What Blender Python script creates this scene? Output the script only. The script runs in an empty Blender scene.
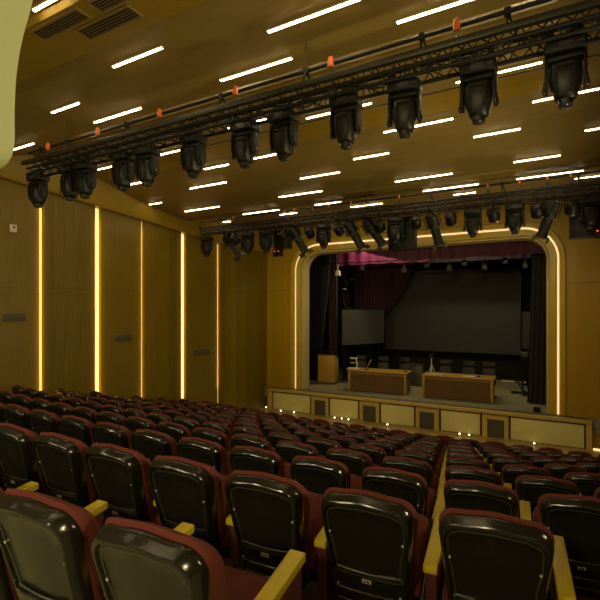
import bpy, bmesh, math, random
from mathutils import Vector, Matrix
random.seed(7)
sc = bpy.context.scene
COL = sc.collection
PI = math.pi

# ------------------------------------------------------------------ materials
def nt(name):
    m = bpy.data.materials.new(name); m.use_nodes = True
    n = m.node_tree; b = n.nodes['Principled BSDF']
    return m, n, b
def lin(c):
    return tuple(((x/255)/12.92 if x/255 <= .04045 else ((x/255+.055)/1.055)**2.4) for x in c)
def plain(name, col, rough=.5, metal=0, spec=.5, bump=0, bscale=200, coat=0, var=0):
    m, n, b = nt(name)
    b.inputs['Base Color'].default_value = (*col, 1)
    b.inputs['Roughness'].default_value = rough
    b.inputs['Metallic'].default_value = metal
    b.inputs['Specular IOR Level'].default_value = spec
    b.inputs['Coat Weight'].default_value = coat
    tc = n.nodes.new('ShaderNodeTexCoord')
    if bump:
        t = n.nodes.new('ShaderNodeTexNoise'); t.inputs['Scale'].default_value = bscale
        n.links.new(tc.outputs['Object'], t.inputs['Vector'])
        bp = n.nodes.new('ShaderNodeBump'); bp.inputs['Strength'].default_value = bump; bp.inputs['Distance'].default_value = .01
        n.links.new(t.outputs['Fac'], bp.inputs['Height']); n.links.new(bp.outputs['Normal'], b.inputs['Normal'])
    if var:
        t = n.nodes.new('ShaderNodeTexNoise'); t.inputs['Scale'].default_value = 6; t.inputs['Detail'].default_value = 6
        n.links.new(tc.outputs['Object'], t.inputs['Vector'])
        mx = n.nodes.new('ShaderNodeMix'); mx.data_type = 'RGBA'
        mx.inputs[6].default_value = (*[x*(1-var) for x in col], 1); mx.inputs[7].default_value = (*[min(1, x*(1+var)) for x in col], 1)
        n.links.new(t.outputs['Fac'], mx.inputs[0]); n.links.new(mx.outputs[2], b.inputs['Base Color'])
    return m
def wood(name, a, c, scale=(8, 8, .5), rough=.45, boards=None, spec=.35, bw=.6):
    """veneer: stretched grain noise; boards=(axis, width) gives each board its own tone"""
    m, n, b = nt(name)
    tc = n.nodes.new('ShaderNodeTexCoord'); mp = n.nodes.new('ShaderNodeMapping')
    mp.inputs['Scale'].default_value = scale
    n.links.new(tc.outputs['Object'], mp.inputs['Vector'])
    t = n.nodes.new('ShaderNodeTexNoise'); t.inputs['Scale'].default_value = 3; t.inputs['Detail'].default_value = 8; t.inputs['Roughness'].default_value = .65
    n.links.new(mp.outputs['Vector'], t.inputs['Vector'])
    r = n.nodes.new('ShaderNodeValToRGB'); r.color_ramp.elements[0].position = .3; r.color_ramp.elements[1].position = .7
    r.color_ramp.elements[0].color = (*a, 1); r.color_ramp.elements[1].color = (*c, 1)
    n.links.new(t.outputs['Fac'], r.inputs['Fac'])
    out = r.outputs['Color']
    if boards:
        ax, w = boards
        sx = n.nodes.new('ShaderNodeSeparateXYZ'); n.links.new(tc.outputs['Object'], sx.inputs[0])
        dv = n.nodes.new('ShaderNodeMath'); dv.operation = 'DIVIDE'; dv.inputs[1].default_value = w
        n.links.new(sx.outputs[ax], dv.inputs[0])
        fl = n.nodes.new('ShaderNodeMath'); fl.operation = 'FLOOR'; n.links.new(dv.outputs[0], fl.inputs[0])
        wn = n.nodes.new('ShaderNodeTexWhiteNoise'); wn.noise_dimensions = '1D'; n.links.new(fl.outputs[0], wn.inputs['W'])
        mr = n.nodes.new('ShaderNodeMapRange'); mr.inputs['To Min'].default_value = 1-bw/2; mr.inputs['To Max'].default_value = 1+bw/4
        n.links.new(wn.outputs['Value'], mr.inputs['Value'])
        mu = n.nodes.new('ShaderNodeVectorMath'); mu.operation = 'SCALE'
        n.links.new(out, mu.inputs[0]); n.links.new(mr.outputs[0], mu.inputs['Scale']); out = mu.outputs[0]
    n.links.new(out, b.inputs['Base Color'])
    b.inputs['Roughness'].default_value = rough; b.inputs['Specular IOR Level'].default_value = spec
    return m
def emit(name, col, s):
    m, n, b = nt(name)
    b.inputs['Base Color'].default_value = (*col, 1)
    b.inputs['Emission Color'].default_value = (*col, 1); b.inputs['Emission Strength'].default_value = s
    return m
def glossy_black(name, col=(.014, .013, .009), r0=.11, r1=.25):
    m, n, b = nt(name)
    b.inputs['Base Color'].default_value = (*col, 1); b.inputs['Specular IOR Level'].default_value = .62
    tc = n.nodes.new('ShaderNodeTexCoord')
    t = n.nodes.new('ShaderNodeTexNoise'); t.inputs['Scale'].default_value = 5; t.inputs['Detail'].default_value = 5
    n.links.new(tc.outputs['Object'], t.inputs['Vector'])
    mr = n.nodes.new('ShaderNodeMapRange'); mr.inputs['To Min'].default_value = r0; mr.inputs['To Max'].default_value = r1
    n.links.new(t.outputs['Fac'], mr.inputs['Value']); n.links.new(mr.outputs[0], b.inputs['Roughness'])
    t2 = n.nodes.new('ShaderNodeTexNoise'); t2.inputs['Scale'].default_value = 380
    n.links.new(tc.outputs['Object'], t2.inputs['Vector'])
    t3 = n.nodes.new('ShaderNodeTexNoise'); t3.inputs['Scale'].default_value = 12
    n.links.new(tc.outputs['Object'], t3.inputs['Vector'])
    bp = n.nodes.new('ShaderNodeBump'); bp.inputs['Strength'].default_value = .10; bp.inputs['Distance'].default_value = .002
    n.links.new(t2.outputs['Fac'], bp.inputs['Height'])
    bp2 = n.nodes.new('ShaderNodeBump'); bp2.inputs['Strength'].default_value = .16; bp2.inputs['Distance'].default_value = .010
    n.links.new(t3.outputs['Fac'], bp2.inputs['Height']); n.links.new(bp.outputs['Normal'], bp2.inputs['Normal'])
    n.links.new(bp2.outputs['Normal'], b.inputs['Normal'])
    return m

M = {}
M['wall'] = wood('wall_veneer', (.120, .080, .003), (.235, .155, .006), (22, 22, .35), .42, ('Y', .31), bw=.5)
M['wall_plain'] = wood('wall_veneer_plain', (.130, .088, .004), (.225, .150, .007), (34, 34, .4), .42)
M['front'] = wood('front_wall_veneer', (.34, .20, .004), (.39, .23, .006), (12, 12, .5), .42, ('X', .6), bw=.18)
M['gold'] = wood('gold_laminate', (.255, .165, .012), (.30, .195, .016), (1.2, 6, 6), .38)
M['frame'] = wood('arch_laminate', (.42, .29, .016), (.47, .33, .022), (3, 3, 1), .35)
M['ceil'] = wood('ceiling_veneer', (.225, .155, .040), (.275, .19, .052), (.5, 12, 12), .5, ('Y', .42), bw=.12)
M['reveal'] = plain('pale_reveal_paint', (.50, .40, .17), .5)
M['cream'] = plain('cream_paint', (.30, .31, .15), .6)
M['dark'] = plain('dark_void', (.012, .010, .008), .9)
M['stagefloor'] = wood('stage_boards', (.20, .18, .10), (.30, .27, .15), (.7, 9, 9), .5, ('Y', .14), bw=.35)
M['carpet'] = plain('dark_carpet', (.045, .018, .016), .95, bump=.3, bscale=150, var=.3)
M['olivecarpet'] = plain('olive_carpet', (.46, .45, .24), .9, bump=.6, bscale=90, var=.35)
M['hallfloor'] = wood('hall_floor', (.36, .25, .07), (.44, .31, .09), (.8, 8, 8), .4)
M['stagewood'] = wood('stage_front_panel', (.60, .52, .19), (.66, .58, .22), (40, 40, 1.2), .5)
M['stagetrim'] = wood('stage_trim', (.46, .32, .075), (.52, .37, .095), (2, 2, 20), .4)
M['grille'] = plain('grey_mesh', (.075, .062, .036), .6, bump=.5, bscale=400)
M['groove'] = plain('dark_groove', (.05, .028, .008), .7)
M['strip'] = emit('lamp_diffuser', (1, .80, .46), 34)
M['strip_frame'] = plain('lamp_frame', (.45, .38, .22), .5)
M['cove'] = emit('cove_lamp', (1, .64, .24), 1.1)
M['cove_dim'] = emit('cove_lamp_narrow', (1, .56, .12), .55)
M['archlamp'] = emit('arch_lamp', (1, .76, .42), .85)
M['footlamp'] = emit('floor_lamp_lens', (1, .82, .5), 9)
M['shell'] = glossy_black('seat_shell_plastic')
M['lip'] = plain('shell_edge_plastic', (.045, .042, .03), .25, spec=.8)
M['red'] = plain('maroon_fabric', (.125, .019, .011), .85, bump=.35, bscale=500, var=.18)
M['red2'] = plain('dark_maroon_side', (.08, .014, .012), .9, bump=.3, bscale=400)
M['piping'] = plain('grey_piping', (.22, .20, .15), .5)
M['arm'] = wood('ochre_armrest_wood', (.46, .35, .008), (.55, .42, .014), (10, 1, 10), .38)
M['plate'] = plain('number_plate', (.55, .50, .34), .35, metal=.3)
M['screw'] = plain('steel_screw', (.75, .72, .6), .25, metal=.6)
M['black'] = plain('black_fixture', (.006, .0055, .0045), .5, spec=.35)
M['black2'] = plain('black_plastic', (.009, .0085, .007), .4, spec=.4)
M['truss'] = plain('black_truss_paint', (.008, .0075, .006), .55, metal=0)
M['alu'] = plain('grey_aluminium', (.07, .065, .05), .4, metal=.6)
M['lens'] = plain('lamp_lens', (.03, .03, .035), .22, spec=.6)
M['ring'] = plain('lamp_ring', (.30, .30, .27), .3, metal=.6)
M['orange'] = plain('orange_plastic', (.80, .17, .02), .5)
M['blue'] = plain('blue_plastic', (.01, .03, .14), .5)
M['redled'] = emit('red_indicator', (1, .05, .02), 3)
M['velvet'] = plain('maroon_velvet', (.035, .007, .014), .9, bump=.2, bscale=60, var=.2)
M['border'] = plain('border_velvet', (.065, .012, .028), .85, bump=.2, bscale=60, var=.2)
M['blackvelvet'] = plain('dark_velvet', (.017, .012, .013), .95, bump=.2, bscale=60)
M['magenta'] = plain('magenta_lit_cloth', (.13, .003, .05), .7)  # the magenta lamplight is painted into the cloth colour
M['screen'] = plain('projection_cloth', (.032, .029, .023), .8)
M['screen2'] = plain('side_screen_cloth', (.045, .042, .033), .8)
M['desk'] = wood('desk_walnut', (.10, .052, .012), (.15, .080, .02), (16, 16, 1), .4)
M['deskframe'] = wood('desk_oak_edge', (.34, .19, .035), (.42, .24, .045), (6, 6, 6), .35)
M['lectern'] = wood('lectern_oak', (.36, .20, .025), (.44, .25, .035), (9, 9, .6), .4)
M['leather'] = plain('dark_leather', (.012, .010, .008), .5, spec=.3)
M['white'] = plain('white_plastic', (.65, .60, .45), .4)
M['case'] = plain('grey_case', (.08, .077, .055), .5)
M['vent'] = plain('vent_grey', (.16, .115, .04), .5)
M['slat'] = plain('vent_slat', (.26, .19, .06), .5)

# ------------------------------------------------------------------ mesh builder
class MB:
    def __init__(s): s.v = []; s.f = []
    def add(s, vs, fs, mat=None):
        o = len(s.v)
        for p in vs:
            p = Vector(p)
            s.v.append(mat @ p if mat else p)
        s.f += [tuple(o+i for i in f) for f in fs]
        return s
    def box(s, x0, x1, y0, y1, z0, z1, mat=None):
        vs = [(x, y, z) for z in (z0, z1) for y in (y0, y1) for x in (x0, x1)]
        return s.add(vs, [(0, 2, 3, 1), (4, 5, 7, 6), (0, 1, 5, 4), (2, 6, 7, 3), (0, 4, 6, 2), (1, 3, 7, 5)], mat)
    def tube(s, a, b, r, n=8, r2=None, mat=None):
        a, b = Vector(a), Vector(b); d = (b-a).normalized()
        u = d.orthogonal().normalized(); w = d.cross(u); r2 = r if r2 is None else r2
        vs = []
        for p, q in ((a, r), (b, r2)):
            for i in range(n):
                t = 2*PI*i/n; vs.append(p+(u*math.cos(t)+w*math.sin(t))*q)
        fs = [(i, (i+1) % n, n+(i+1) % n, n+i) for i in range(n)]
        fs += [tuple(reversed(range(n))), tuple(range(n, 2*n))]
        return s.add(vs, fs, mat)
    def path(s, pts, r, n=6):
        for a, b in zip(pts, pts[1:]): s.tube(a, b, r, n)
        return s
    def rings(s, rings, cap0=True, cap1=True, closed=True, mat=None):
        n = len(rings[0]); vs = [p for r in rings for p in r]; fs = []
        for k in range(len(rings)-1):
            for i in range(n if closed else n-1):
                j = (i+1) % n
                fs.append((k*n+i, k*n+j, (k+1)*n+j, (k+1)*n+i))
        if cap0: fs.append(tuple(reversed(range(n))))
        if cap1: fs.append(tuple((len(rings)-1)*n+i for i in range(n)))
        return s.add(vs, fs, mat)
    def lathe(s, prof, n=20, mat=None):
        return s.rings([[(r*math.cos(2*PI*i/n), r*math.sin(2*PI*i/n), z) for i in range(n)] for r, z in prof], mat=mat)
    def prism(s, poly, fn0, fn1):
        a = [fn0(p) for p in poly]; b = [fn1(p) for p in poly]; n = len(poly)
        return s.add(a+b, [tuple(range(n)), tuple(reversed(range(n, 2*n)))] + [(i, n+i, n+(i+1) % n, (i+1) % n) for i in range(n)])
def obj(name, mb, m, parent=None, smooth=False, bevel=0, seg=2, angle=35):
    me = bpy.data.meshes.new(name)
    bm = bmesh.new()
    vs = [bm.verts.new(p) for p in mb.v]
    for f in mb.f:
        try: bm.faces.new([vs[i] for i in f])
        except ValueError: pass
    bmesh.ops.recalc_face_normals(bm, faces=bm.faces)
    if bevel:
        es = [e for e in bm.edges if len(e.link_faces) == 2 and e.calc_face_angle(0) > math.radians(30)]
        bmesh.ops.bevel(bm, geom=es, offset=bevel, segments=seg, profile=.5, affect='EDGES', clamp_overlap=True)
    if smooth or bevel:
        for f in bm.faces: f.smooth = True
        for e in bm.edges:
            if len(e.link_faces) == 2 and e.calc_face_angle(0) > math.radians(angle): e.smooth = False
    bm.to_mesh(me); bm.free()
    me.materials.append(M[m] if isinstance(m, str) else m)
    o = bpy.data.objects.new(name, me); COL.objects.link(o)
    if parent: o.parent = parent
    return o
def tag(o, label=None, cat=None, group=None, kind=None):
    if label: o['label'] = label
    if cat: o['category'] = cat
    if group: o['group'] = group
    if kind: o['kind'] = kind
    return o
def thing(name, label, cat, loc=(0, 0, 0), rz=0, group=None):
    o = bpy.data.objects.new(name, None); COL.objects.link(o); o.empty_display_size = .1
    o.location = loc; o.rotation_euler = (0, 0, rz)
    return tag(o, label, cat, group)
def struct(name, mb, m, **k):
    return tag(obj(name, mb, m, **k), kind='structure')
def children(o): return [c for c in bpy.data.objects if c.parent == o]
CH = {}
def snapshot(o):
    CH[o.name] = children(o)
    for c in CH[o.name]: snapshot(c)
def copy_tree(o, parent=None):
    c = o.copy(); COL.objects.link(c); c.parent = parent
    for ch in CH[o.name]: copy_tree(ch, c)
    return c
ORD = ['zeroth', 'first', 'second', 'third', 'fourth', 'fifth', 'sixth', 'seventh', 'eighth', 'ninth', 'tenth', 'eleventh', 'twelfth', 'thirteenth', 'fourteenth',
       'fifteenth', 'sixteenth', 'seventeenth', 'eighteenth', 'nineteenth', 'twentieth', 'twenty-first', 'twenty-second', 'twenty-third', 'twenty-fourth']

# ------------------------------------------------------------------ hall dimensions (metres, eye level at z = 0)
XL, XR, YF, YB = -10.45, 1.55, 15.75, -5.0
PROF = [(YB, 3.42, 'ceil'), (2.98, 3.36, 'ceil'), (3.02, 3.29, 'gold'), (3.70, 3.30, 'gold'), (3.74, 3.34, 'ceil'), (5.20, 3.20, 'ceil'), (5.24, 3.27, 'gold'), (5.85, 3.47, 'gold'),
        (5.88, 3.45, 'ceil'), (7.16, 3.36, 'ceil'), (7.20, 3.44, 'gold'), (7.75, 3.33, 'gold'), (7.77, 3.32, 'ceil'), (8.3, 3.20, 'ceil'), (8.8, 3.10, 'ceil'), (9.3, 3.02, 'ceil'), (9.8, 2.955, 'ceil'), (10.3, 2.905, 'ceil'), (10.92, 2.87, 'ceil'), (11.00, 2.98, 'ceil'), (YF+.1, 3.30, 'ceil')]
def zc(y):
    for a, b in zip(PROF, PROF[1:]):
        if a[0] <= y <= b[0]: return a[1]+(b[1]-a[1])*(y-a[0])/(b[0]-a[0])
    return 3.4
FRONTZ = -4.02
ROWS = [.98, 1.90, 2.94, 3.93, 4.92, 5.92, 6.94, 7.96, 9.00, 10.05, 11.16]
def ztop(k): return -.685 if k == 0 else -.84-.237*(ROWS[k]-1.90)
def rowy(k, x): return ROWS[k]+(x+4)**2/80
def fz(k): return ztop(k)-.955 if k < 10 else FRONTZ

# ceiling: one mesh per band kind
for nm, kind in (('ceiling', 'ceil'), ('ceiling_band', 'gold')):
    mb = MB()
    for a, b in zip(PROF, PROF[1:]):
        k = 'gold' if (a[2] == 'gold' and b[2] == 'gold') or (a[2] != b[2] and kind == 'gold' and b[2] == 'gold') else ('x' if a[2] != b[2] and b[2] == 'gold' else 'ceil')
        if k != kind: continue
        mb.add([(XL-.2, a[0], a[1]), (XR+.2, a[0], a[1]), (XR+.2, b[0], b[1]), (XL-.2, b[0], b[1]),
                (XL-.2, a[0], a[1]+.12), (XR+.2, a[0], a[1]+.12), (XR+.2, b[0], b[1]+.12), (XL-.2, b[0], b[1]+.12)],
               [(0, 1, 2, 3), (7, 6, 5, 4), (0, 4, 5, 1), (2, 6, 7, 3), (0, 3, 7, 4), (1, 5, 6, 2)])
    struct(nm, mb, kind)
mb = MB(); mb.box(XL-.3, XR+.3, YB-.2, 22.8, 4.9, 5.0); struct('roof_slab', mb, 'dark')
# thin dark slots in the veneer of the ceiling
mb = MB()
for y in (7.08, 10.70):
    mb.box(XL+.3, XR, y, y+.035, zc(y)-.006, zc(y)+.03)
mb.box(XL+.3, XR, 14.0, 14.03, zc(14)-.006, zc(14)+.03)
struct('trim_1', mb, 'groove')
# floor: curved carpeted terraces, then the flat front floor
def strip_floor(ya, yb, za, drop, mb):
    n = 14
    for i in range(n):
        x0 = XL-.1+(XR+.2-XL)*i/n; x1 = XL-.1+(XR+.2-XL)*(i+1)/n
        f = lambda x: (x+4)**2/80
        mb.add([(x0, ya+f(x0), za), (x1, ya+f(x1), za), (x1, yb+f(x1), za), (x0, yb+f(x0), za),
                (x0, ya+f(x0), za-drop), (x1, ya+f(x1), za-drop), (x1, yb+f(x1), za-drop), (x0, yb+f(x0), za-drop)],
               [(0, 1, 2, 3), (4, 7, 6, 5), (0, 4, 5, 1), (1, 5, 6, 2), (2, 6, 7, 3), (3, 7, 4, 0)])
mb = MB()
for k in range(1, 10):
    strip_floor(ROWS[k]-.62, ROWS[k+1]-.62 if k < 9 else ROWS[10]-.5, fz(k), .45, mb)
struct('floor', mb, 'carpet')
mb = MB(); strip_floor(YB-.6, ROWS[1]-.62, fz(0), .6, mb); struct('floor_rear', mb, 'olivecarpet')
mb = MB(); mb.box(XL-.1, XR+.1, ROWS[9]-.2, 15.45, FRONTZ-.1, FRONTZ-.0); struct('floor_front', mb, 'hallfloor')

# left wall: backing, folded veneer panels with lamps in the gaps
mb = MB(); mb.box(XL-.32, XL-.16, YB, YF+.2, -4.6, 3.7); struct('wall_left', mb, 'wall_plain')
EDG = [4.60, 6.21, 7.72, 9.18, 10.85, 12.59]
SPANS = [(YB, 6.17), (6.25, 7.63), (7.80, 9.155), (9.205, 10.75), (10.95, 12.56), (12.63, YF-.02)]
def friez(y): return 2.90-.066*(y-4.6) if y < 12.6 else 2.37
for i, (a, b) in enumerate(SPANS):
    out = .05 if i % 2 else 0
    for (z0, z1, s) in ((-4.4, .50+.03*i, 'l'), (.504+.03*i, 3.2, 'u')):
        mb = MB(); mb.box(XL-.165, XL+out*.3, a, b, z0, z1)
        struct('wall_left_panel', mb, 'wall' if i in (1, 3, 5) else 'wall_plain')
mbw = MB(); mbn = MB()
for i, (ya, yb) in enumerate(((6.18, 6.24), (7.65, 7.78), (9.162, 9.198), (10.77, 10.93), (12.57, 12.62))):
    wide = i in (1, 3)
    mb = MB(); mb.box(XL-.15, XL-.05 if wide else XL-.02, ya, yb, -3.9, friez(ya)-.02)
    nmz = ['behind the leftmost', 'second from the left, wide,', 'third from the left, thin,', 'fourth from the left, wide,', 'nearest the stage wall, thin,']
    tag(obj('wall_strip_light', mb, 'cove' if wide else 'cove_dim'),
        ['thin amber light strip up the left wall, farthest left', 'wide pale light strip up the left wall, second from the left',
         'thin amber light strip up the left wall, third from the left', 'wide pale light strip up the left wall, fourth from the left',
         'thin amber light strip up the left wall, nearest the stage'][i], 'wall light', 'light strips up the left wall')
# frieze above the panels
mb = MB(); n = 24
ys = [YB+(YF-YB)*i/n for i in range(n+1)]
rg = []
for y in ys:
    zb = friez(max(y, 4.6)) if y > 4.6 else 2.9
    rg.append([(XL-.16, y, zb), (XL+.13, y, zb), (XL+.17, y, zb+.05), (XL+.30, y, 3.6), (XL-.16, y, 3.6)])
mb.rings(rg); struct('wall_frieze', mb, 'gold', smooth=True)
# right wall, rear wall
mb = MB(); mb.box(XR, XR+.2, YB, YF+.2, -4.6, 3.7); struct('wall_right', mb, 'wall')
mb = MB(); mb.box(XL-.3, XR+.2, YB-.2, YB, -2, 3.7); struct('wall_rear', mb, 'cream')
# wall vents and sensor
for k, (y0, y1, z0, z1, lb) in enumerate(((5.36, 5.84, -.24, -.08, 'grey rectangular plate low on left wall, left of all light strips'),
                                      (8.22, 8.77, -.86, -.69, 'grey rectangular plate on left wall between second and third light strips'),
                                      (11.36, 12.1, -1.52, -1.33, 'grey rectangular plate on left wall nearest the stage'))):
    t = thing('wall_plate', lb, 'wall plate', (XL, y0, z0), 0, 'grey plates on the left wall')
    mb = MB(); mb.box(.0, .035, 0, y1-y0, 0, z1-z0); obj('cover', mb, 'grille', t, bevel=.006)
    mb = MB(); mb.box(.0, .02, -.025, y1-y0+.025, -.025, z1-z0+.025); obj('frame', mb, 'vent', t, bevel=.004)
t = thing('wall_sensor', 'small beige sensor box high on the left wall', 'sensor', (XL, 5.50, 1.72))
mb = MB(); mb.box(0, .06, 0, .14, 0, .17); obj('housing', mb, 'white', t, bevel=.012)
mb = MB(); mb.lathe([(.025, .06), (.022, .075), (.008, .08)], 12, Matrix.Translation((0, .07, .11)) @ Matrix.Rotation(PI/2, 4, 'Y')); obj('lens', mb, 'black', t)

# cream curved bulkhead close to the camera at upper left (full depth, reaches the ceiling)
cur = [(-2.05, 2.2), (-2.14, 1.85), (-2.25, 1.54), (-2.36, 1.36), (-2.41, 1.18), (-2.42, 1.0), (-2.415, .90), (-2.425, .82), (-2.465, .775), (-2.55, .745), (-2.8, .70), (-3.4, .66), (-4.6, .66), (-4.6, 3.45), (-1.72, 3.45), (-1.84, 2.8)]
# smooth the outline
def smooth_poly(p, it=2):
    for _ in range(it):
        q = []
        for i in range(len(p)):
            a, b = p[i], p[(i+1) % len(p)]
            q += [(a[0]*.75+b[0]*.25, a[1]*.75+b[1]*.25), (a[0]*.25+b[0]*.75, a[1]*.25+b[1]*.75)]
        p = q
    return p
mb = MB(); mb.prism(smooth_poly(cur), lambda p: (p[0], 1.30, p[1]), lambda p: (p[0]-.30, 1.16, p[1]))
struct('wall_near', mb, 'cream', smooth=True, angle=50)

# ------------------------------------------------------------------ front wall and proscenium arch
CX, HW, TZ, R = -4.475, 4.615, 2.58, 1.0
SZ = -3.18                                            # stage floor
def arch(off, z0=SZ, n=12):
    """open path round the arch; off > 0 lies outside the lamp line"""
    r = R+off; x0, x1, zt = CX-HW-off, CX+HW+off, TZ+off
    pts = [(x0, z0)]
    for i in range(n+1):
        t = PI-PI/2*i/n; pts.append((x0+r+r*math.cos(t), zt-r+r*math.sin(t)))
    for i in range(n+1):
        t = PI/2-PI/2*i/n; pts.append((x1-r+r*math.cos(t), zt-r+r*math.sin(t)))
    pts.append((x1, z0)); return pts
def sweep(name, prof, m, z0=SZ, parent=None, st=True):
    mb = MB(); mb.rings([[(p[0], y, p[1]) for p in arch(o, z0)] for o, y in prof], False, False, closed=False)
    o = obj(name, mb, m, parent, smooth=True, angle=40)
    if st: tag(o, kind='structure')
    return o
mb = MB()
poly = [(XL-.2, -4.2), (XL-.2, 3.6)]+[(XR+.2, 3.6), (XR+.2, -4.2)]+list(reversed(arch(.16, -4.2)))
mb.prism(poly, lambda p: (p[0], YF, p[1]), lambda p: (p[0], YF+.25, p[1]))
struct('wall_front', mb, 'front')
t = thing('proscenium_arch', 'gold rounded proscenium arch around the stage opening', 'proscenium', (0, 0, 0)); t['kind'] = 'structure'
sweep('outer_frame', [(.20, YF+.02), (.20, YF-.05), (.17, YF-.08), (.07, YF-.08), (.05, YF-.05), (.05, YF+.10), (-.06, YF+.10)], 'frame', parent=t, st=False)
sweep('inner_frame', [(-.06, YF+.10), (-.06, YF-.02), (-.08, YF-.05), (-.24, YF-.02), (-.26, YF+.02), (-.26, YF+.12)], 'frame', parent=t, st=False)
sweep('reveal', [(-.26, YF+.12), (-.30, YF+.12), (-.31, YF+.15), (-.33, YF+.40), (-.33, YF+.60), (-.20, YF+.60)], 'reveal', parent=t, st=False)
arch_l = sweep('arch_strip_light', [(.018, YF+.08), (.018, YF+.05), (-.028, YF+.05), (-.028, YF+.08)], 'archlamp', st=False)
tag(arch_l, 'glowing warm white light line running around the stage arch', 'light strip')
# horizontal joint in the front wall
mb = MB(); mb.box(XL, CX-HW-.25, YF-.004, YF+.01, .80, .812); mb.box(CX+HW+.25, XR, YF-.004, YF+.01, .80, .812); struct('trim_2', mb, 'groove')

# ------------------------------------------------------------------ stage
SX0, SX1, SY = -10.1, .97, 15.3
mb = MB(); mb.box(XL+.02, XR-.02, YF-.2, 22.6, SZ-.4, SZ-.005)
mb.box(SX0+.02, SX1-.02, SY+.14, YF-.1, SZ-.4, SZ-.005); struct('stage_floor', mb, 'stagefloor')
t = thing('stage_front', 'pale panelled stage front with gold top edge', 'stage front', (0, 0, 0)); t['kind'] = 'structure'
mb = MB(); mb.box(SX0, SX1, SY-.02, SY+.16, SZ-.10, SZ); obj('top_edge', mb, 'stagetrim', t, bevel=.012)
mb = MB(); mb.box(SX0, SX0+.17, SY, SY+.14, FRONTZ, SZ-.1); obj('end_post', mb, 'stagetrim', t)
mb = MB(); mb.box(SX1-.14, SX1, SY, SY+.14, FRONTZ, SZ-.1); obj('end_post', mb, 'stagetrim', t)
mb = MB(); mb.box(SX0+.1, SX1-.1, SY+.09, SY+.14, FRONTZ, SZ-.1); mb.box(SX0+.17, SX1-.14, SY+.05, SY+.10, SZ-.135, SZ-.10); obj('groove', mb, 'groove', t)
units = [(-8.16, -7.37, -7.99, -7.52), (-6.17, -5.37, -6.01, -5.52), (-4.12, -3.29, -3.97, -3.47), (-2.0, -1.18, -1.82, -1.33)]
for a, b, c_, d_ in units:
    mb = MB(); mb.box(a+.03, c_, SY+.03, SY+.1, FRONTZ, SZ-.13); mb.box(d_, b-.03, SY+.03, SY+.1, FRONTZ, SZ-.13); mb.box(c_, d_, SY+.03, SY+.1, SZ-.27, SZ-.13)
    u = obj('vent_frame', mb, 'stagetrim', t)
    mb = MB(); mb.box(c_+.01, d_-.01, SY+.06, SY+.1, FRONTZ+.02, SZ-.28)
    for i in range(9): mb.box(c_+.02, d_-.02, SY+.052, SY+.07, FRONTZ+.04+i*.058, FRONTZ+.062+i*.058)
    obj('grille', mb, 'grille', u)
for a, b in ((SX0+.22, -8.2), (-7.33, -6.21), (-5.33, -4.16), (-3.25, -2.04), (-1.14, SX1-.19)):
    mb = MB(); mb.box(a, b, SY+.045, SY+.1, FRONTZ+.02, SZ-.15); obj('panel', mb, 'stagewood', t, bevel=.006)
# stage house
mb = MB()
mb.box(XL-.3, XL-.1, YF+.25, 22.8, -4, 4.9); mb.box(XR+.1, XR+.3, YF+.25, 22.8, -4, 4.9); mb.box(XL-.3, XR+.3, 22.6, 22.8, -4, 4.9)
struct('wall_stage', mb, 'dark')

def curtain(name, label, pts, ztopv, zbotf, m, group=None, amp=.06, wl=.22, top=None, thick=.012, parent=None):
    """folded cloth following pts (plan view), thickened"""
    L = [0]
    for a, b in zip(pts, pts[1:]): L.append(L[-1]+math.dist(a, b))
    n = max(12, int(L[-1]/wl*8)); cols = []
    for i in range(n+1):
        s_ = L[-1]*i/n; k = max(j for j in range(len(L)) if L[j] <= s_+1e-9); k = min(k, len(pts)-2)
        t_ = (s_-L[k])/(L[k+1]-L[k]); a, b = Vector(pts[k]), Vector(pts[k+1]); p = a.lerp(b, t_)
        d = (b-a).normalized(); nn = Vector((-d.y, d.x))
        cols.append((i/n, p, nn, math.sin(2*PI*s_/wl+.7*math.sin(s_*3.1))*amp))
    rows = 14; fr = []; bk = []
    for j in range(rows+1):
        v = j/rows; rf = []; rb = []
        for u, p, nn, w in cols:
            zb, sh = zbotf(u); z = ztopv+(zb-ztopv)*v
            q = p+nn*w*(.5+.5*v)
            x = q.x+sh*(v**1.4)
            rf.append((x, q.y-thick/2, z)); rb.append((x, q.y+thick/2, z))
        fr.append(rf); bk.append(rb)
    mb = MB(); mb.rings([f+list(reversed(b)) for f, b in zip(fr, bk)])
    o = obj(name, mb, m, parent, smooth=True, angle=80)
    if label: tag(o, label, 'curtain', group)
    return o
curtain('leg_curtain', 'dark velvet leg curtain hanging at the left side of the stage', [(-10.1, 17.95), (-8.48, 18.05)], 3.2, lambda u: (SZ, -1.0*max(0, u-.2)), 'blackvelvet', wl=.17)
curtain('leg_curtain', 'narrow maroon velvet curtain behind the dark left leg curtain', [(-8.80, 18.28), (-8.38, 18.3)], 3.2, lambda u: (SZ, 0), 'velvet', wl=.14)
curtain('leg_curtain', 'dark velvet leg curtain hanging at the right side of the stage', [(-.62, 17.2), (.6, 17.0)], 3.2, lambda u: (SZ+.01, -.16*(1-u)), 'blackvelvet', wl=.15)
curtain('back_curtain', 'maroon velvet curtain drawn back above the small left screen', [(-8.6, 20.75), (-5.3, 20.95)], 3.4, lambda u: (-1.2, -2.2*u*u), 'velvet', wl=.2, amp=.05)
curtain('border_curtain', 'maroon velvet border swagged across the top of the stage opening', [(-9.6, 16.62), (.6, 16.62)], 3.2,
        lambda u: ((2.33 if u < .30 else 2.33-.46*min(1, (u-.30)/.16))-0.05*abs(math.sin(u*22)), 0), 'border', wl=.42, amp=.05)
curtain('border_curtain', 'magenta lit cloth border behind the left of the maroon border', [(-8.75, 18.5), (-4.4, 18.5)], 3.2, lambda u: (2.02-.05*abs(math.sin(u*15)), 0), 'magenta', wl=.5, amp=.05)
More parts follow.
